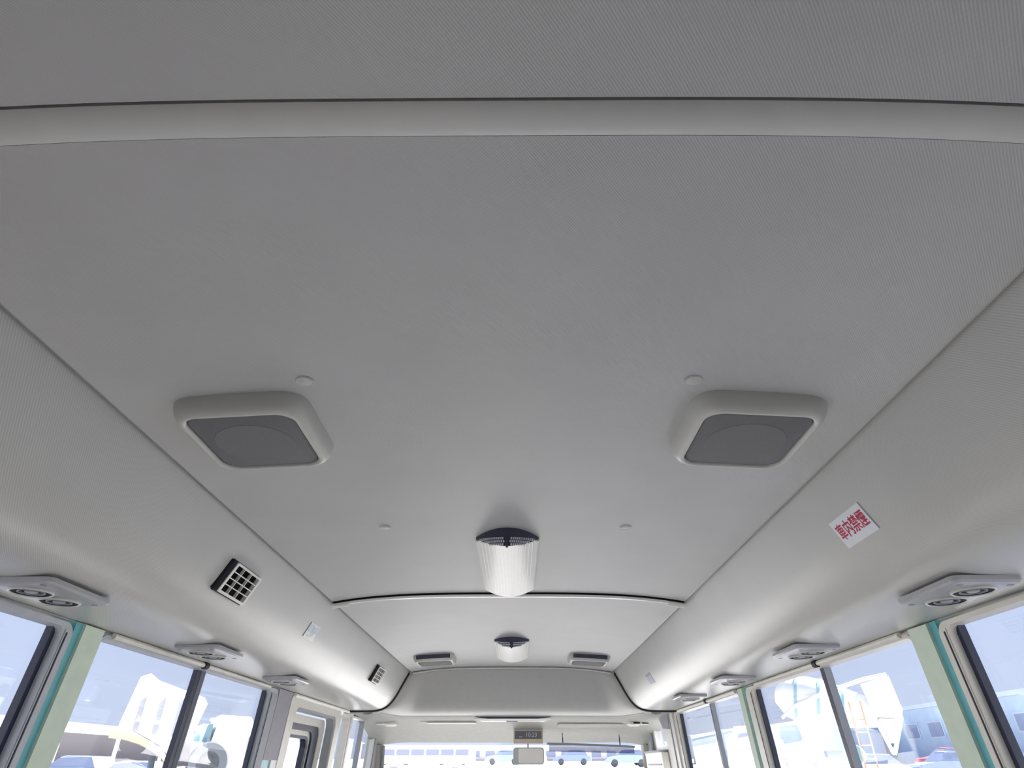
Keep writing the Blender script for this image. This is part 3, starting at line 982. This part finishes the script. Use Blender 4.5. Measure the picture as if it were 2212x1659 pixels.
# right: concrete mixer truck, side on (local x along the truck, rear hopper at x = 0)
mx_ = tag(empty('mixer_truck', (0, 0, 0)), 'white concrete mixer truck seen through the right sliding window', 'truck')
GM = -1.48
dm = Matrix.Translation((-.75, 1.1, 1.62)) @ Matrix.Rotation(math.radians(13), 4, 'Y')
prof = [(.15, 0), (.45, -.05), (.55, -.5), (.82, -1.7), (.86, -2.4), (.70, -3.1), (.3, -3.5), (.01, -3.52)]
dr = me_obj('drum', xform(lathe(prof, 28, 'x'), dm), M_TWHITE, mx_, ang=30)
for t0_, r0_ in ((-1.1, .70), (-1.9, .84), (-2.7, .80)):
    me_obj('drum_band', xform(lathe([(r0_ - .05, t0_ - .05), (r0_ + .03, t0_ - .05), (r0_ + .03, t0_ + .05), (r0_ - .05, t0_ + .05)], 28, 'x'), dm), M_TTEAL, dr)
hp = me_obj('hopper', loft([[(-1.05, .3, 2.56), (-.05, .3, 2.78), (-.05, 1.9, 2.78), (-1.05, 1.9, 2.56)], [(-.95, .3, 1.95), (.06, .3, 1.75), (.06, 1.9, 1.75), (-.95, 1.9, 1.95)], [(-.85, .75, 1.50), (-.10, .75, 1.45), (-.10, 1.5, 1.45), (-.85, 1.5, 1.50)]]), M_TWHITE, mx_, smooth=False)
me_obj('chute', loft([[(-.80, .8, 1.45), (-.12, .8, 1.45), (-.12, 1.4, 1.45), (-.80, 1.4, 1.45)], [(-.62, .9, .70), (-.52, .9, .70), (-.52, 1.3, .70), (-.62, 1.3, .70)]]), M_TWHITE, mx_, smooth=False)
for a, b in (((-.02, 1.55), (-.60, .35)), ((-.95, 1.7), (-.62, .35))):
    for y in (.35, 1.85):
        me_obj('support_leg', tube([(a[0], y, a[1]), (b[0], y, b[1])], .05, 8), M_TWHITE, mx_)
me_obj('guide_rail', tube([(-4.0, .2, 1.55), (-3.4, .2, 1.95), (-2.2, .2, 2.35), (-.9, .2, 2.70), (-.1, .2, 2.82)], .07, 8), M_TWHITE, mx_)
for k in range(4):
    me_obj('ladder_rung', box(-1.55, -1.2, .12, .16, .2 + .4 * k, .24 + .4 * k), M_ORANGE, mx_, smooth=False)
for x in (-1.58, -1.2):
    me_obj('ladder_side', tube([(x, .14, -.3), (x, .14, 2.0)], .03, 6), M_ORANGE, mx_)
me_obj('chassis', box(-6.2, .0, .5, 1.7, -.75, -.45), M_CHASSIS, mx_, smooth=False)
me_obj('water_tank', xform(lathe([(.01, -.8), (.34, -.76), (.34, .76), (.01, .8)], 16, 'y'), Matrix.Translation((-1.9, 1.1, .35))), M_TTEAL, mx_)
cb2 = me_obj('cab', loft([[(x, y, z) for x, z in ((-4.5, 1.35), (-5.8, 1.3), (-6.2, .4), (-6.3, -.9), (-4.5, -.9))] for y in (0, 2.2)]), M_TWHITE, mx_, smooth=False)
me_obj('cab_window', loft([[(x, y, z) for x, z in ((-4.9, 1.1), (-5.65, 1.05), (-5.9, .4), (-4.9, .4))] for y in (-.02, .05)]), M_CARGLASS, cb2, smooth=False)
for x in (-.9, -2.1, -5.3):
    for y in (.25, 1.95):
        wheel_y(mx_, x, y, GM + .5, .5, .3)
place(mx_, (13.5, 24, 0), math.radians(-29.36))

# right far building
bl = tag(empty('pale_blue_building', (50, 66, gz(50, 66))), 'pale blue flat roofed building far beyond the right windows', 'building')
M_BBLUE = mat('pale blue wall', (.42, .52, .66), .7, .2, noise=.05, nscale=1)
M_BROOF = mat('building parapet', (.50, .58, .68), .6, .3)
gb = gz(45, 66)
me_obj('wall', box(45, 60, 48, 96, gb - 1, 5.4), M_BBLUE, bl, smooth=False)
me_obj('parapet', box(44.7, 60, 47.7, 96.3, 5.4, 5.8), M_BROOF, bl, smooth=False)
me_obj('stair_tower', box(46, 52, 52, 58, 5.8, 8.0), M_BBLUE, bl, smooth=False)
for k in range(10):
    fr_ = me_obj('window', box(44.9, 45.02, 50.5 + 4.5 * k, 53.2 + 4.5 * k, 2.5, 4.1), M_BROOF, bl, smooth=False)
    me_obj('window_glass', box(44.85, 44.95, 50.7 + 4.5 * k, 53.0 + 4.5 * k, 2.65, 3.95), M_CARGLASS, fr_, smooth=False)
lb = tag(empty('low_warehouse', (30, 78, gz(30, 78))), 'lower grey blue warehouse left of the pale blue building', 'building')
gl_ = gz(30, 85)
me_obj('wall', box(24, 44, 84, 96, gl_ - 1, 3.6), M_BBLUE, lb, smooth=False)
me_obj('roof', loft([[(23.5, y, 3.6), (34, y, 4.6), (44.5, y, 3.6)] for y in (83.5, 96.5)]), M_BROOF, lb, smooth=False)
me_obj('roller_door', box(27, 32, 83.9, 84.05, gl_ - .5, 2.7), M_TWHITE, lb, smooth=False)

# front: white coach and a far white building
cs = tag(empty('white_coach', (-8, 62, gz(-8, 62))), 'long white coach parked across the yard, left part of the windshield', 'coach')
gc = gz(-8, 62)
me_obj('coach_body', loft([[(x, y, z) for x, z in rrect(-12.3, -3.6, gc + .35, 1.55, .35, 5)] for y in (61, 63.4)]), M_TWHITE, cs, ang=40)
for k in range(6):
    me_obj('coach_window', box(-11.6 + 1.28 * k, -10.5 + 1.28 * k, 60.94, 61.02, .78, 1.20), M_COACHGLASS, cs, smooth=False)
for x in (-10.5, -5.2):
    w_ = me_obj('wheel', moved(lathe([(.001, -.15), (.42, -.15), (.42, .15), (.001, .15)], 18, 'y'), x, 61.1, gc + .38), M_SHEDW, cs)  # tyres in a pale colour, with the glare painted in
fb = tag(empty('far_white_building', (4, 130, gz(4, 130))), 'hazy white flat building far ahead through the windshield centre', 'building')
me_obj('wall', box(-26, 26, 140, 150, .2, 3.2), M_SHEDW, fb, smooth=False)
me_obj('parapet', box(-26.5, 26.5, 139.6, 150, 3.2, 3.5), M_TWHITE, fb, smooth=False)
for k in range(16):
    me_obj('window', box(-24 + 3 * k, -22.2 + 3 * k, 139.9, 140.05, 1.5, 2.5), M_COACHGLASS, fb, smooth=False)


# parked cars
def make_car(colname, col):
    m = mat('car paint ' + colname, col, .25, .6, noise=.02)
    c = empty('parked_car', (0, 0, 0))
    L, W_ = 2.15, .84
    body = [(-L, .35), (-L, .80), (-L + .15, .92), (-1.25, .98), (.95, .98), (L - .12, .80), (L, .62), (L, .35)]
    rings = []
    for x, k in ((-W_, .97), (-W_ * .9, 1), (W_ * .9, 1), (W_, .97)):
        rings.append([(x, y * (k if abs(x) > .8 else 1), z) for y, z in body])
    me_obj('car_body', loft(rings), m, c, ang=30)
    cab_ = [(-1.75, .97), (-1.25, 1.43), (.15, 1.47), (.55, 1.36), (1.10, .97)]
    cb_ = me_obj('car_cabin', loft([[(-W_ * .93, y, z) if z < 1 else (-W_ * .74, y, z) for y, z in cab_], [(W_ * .93, y, z) if z < 1 else (W_ * .74, y, z) for y, z in cab_]]), M_CARGLASS, c, smooth=False)
    me_obj('roof', loft([[(x, -1.27, 1.43), (x, .16, 1.475), (x, .48, 1.41), (x, .46, 1.385), (x, .16, 1.44), (x, -1.27, 1.40)] for x in (-W_ * .75, W_ * .75)]), m, c, smooth=False)
    for y in (-1.3, 1.3):
        for x in (-.76, .76):
            me_obj('wheel', moved(lathe([(.001, -.1), (.32, -.1), (.32, .1), (.001, .1)], 16, 'x'), x, y, .32), M_TYRE, c)
    return c


cars = {n: make_car(n, c) for n, c in (('blue', (.36, .46, .70)), ('silver', (.56, .60, .68)), ('white', (.80, .81, .82)), ('navy', (.26, .33, .52)), ('red', (.50, .10, .12)))}  # blue and navy lightened, glare is put into the paint colour
used = set()
lot = [
    ('blue', 14.0, 38, 80, 'blue car parked side on at the left edge of the right sliding window'),
    ('silver', 19.5, 40, 80, 'silver car parked behind the mixer truck in the right window'),
    ('navy', 25.0, 41, 85, 'dark navy car right of the mixer truck in the right window'),
    ('white', 30.5, 41, 85, 'white car near the pale blue building in the right window'),
    ('red', 30.0, 49, 85, 'red car in the second row of the right window'),
    ('silver', 35.0, 38, 85, 'silver car at the right end of the right window row'),
    ('blue', 40.0, 30, 80, 'blue car seen low in the rearmost right window'),
    ('white', 22.0, 50, 85, 'white car in the second row behind the silver one'),
    ('navy', -14.0, 82, 90, 'navy car at the far left end of the windshield row'),
    ('silver', -7.5, 84, 90, 'silver car in front of the white coach wheels, windshield row'),
    ('blue', -1.5, 84, 90, 'blue car left of the rear view mirror in the windshield row'),
    ('navy', 6.5, 82, 88, 'navy car just right of the rear view mirror'),
    ('blue', 11.0, 70, 85, 'large looking blue car below the roller sunscreen'),
    ('silver', 15.0, 80, 92, 'silver car at the right end of the windshield row'),
    ('white', 2.0, 96, 90, 'white car in the farther windshield row near the mirror'),
    ('silver', -16.0, 30, 75, 'silver car beyond the tipper truck through the left window'),
    ('blue', -21.0, 34, 78, 'blue car under the shed edge through the left window'),
]
for cn, x, y, rz, lab in lot:
    o = cars[cn] if cn not in used else copy_tree(cars[cn])
    used.add(cn)
    o.location = (x, y, gz(x, y) + H)
    o.rotation_euler = (0, 0, math.radians(rz))
    tag(o, lab, 'car', 'parked cars in the yard')

# utility pole in the right window
up_ = tag(empty('utility_pole', (14.5, 36, gz(14.5, 36))), 'beige utility pole standing behind the mixer truck', 'pole')
me_obj('pole_shaft', xform(lathe([(.16, -2), (.11, 3.6), (.001, 3.62)], 12), Matrix.Translation((15.4, 36, 0))), M_ORANGE, up_)
me_obj('crossarm', box(14.7, 16.1, 35.95, 36.05, 3.2, 3.32), M_CHASSIS, up_, smooth=False)

# lay the yard things on one level with the yard they stand on
bpy.context.view_layer.update()
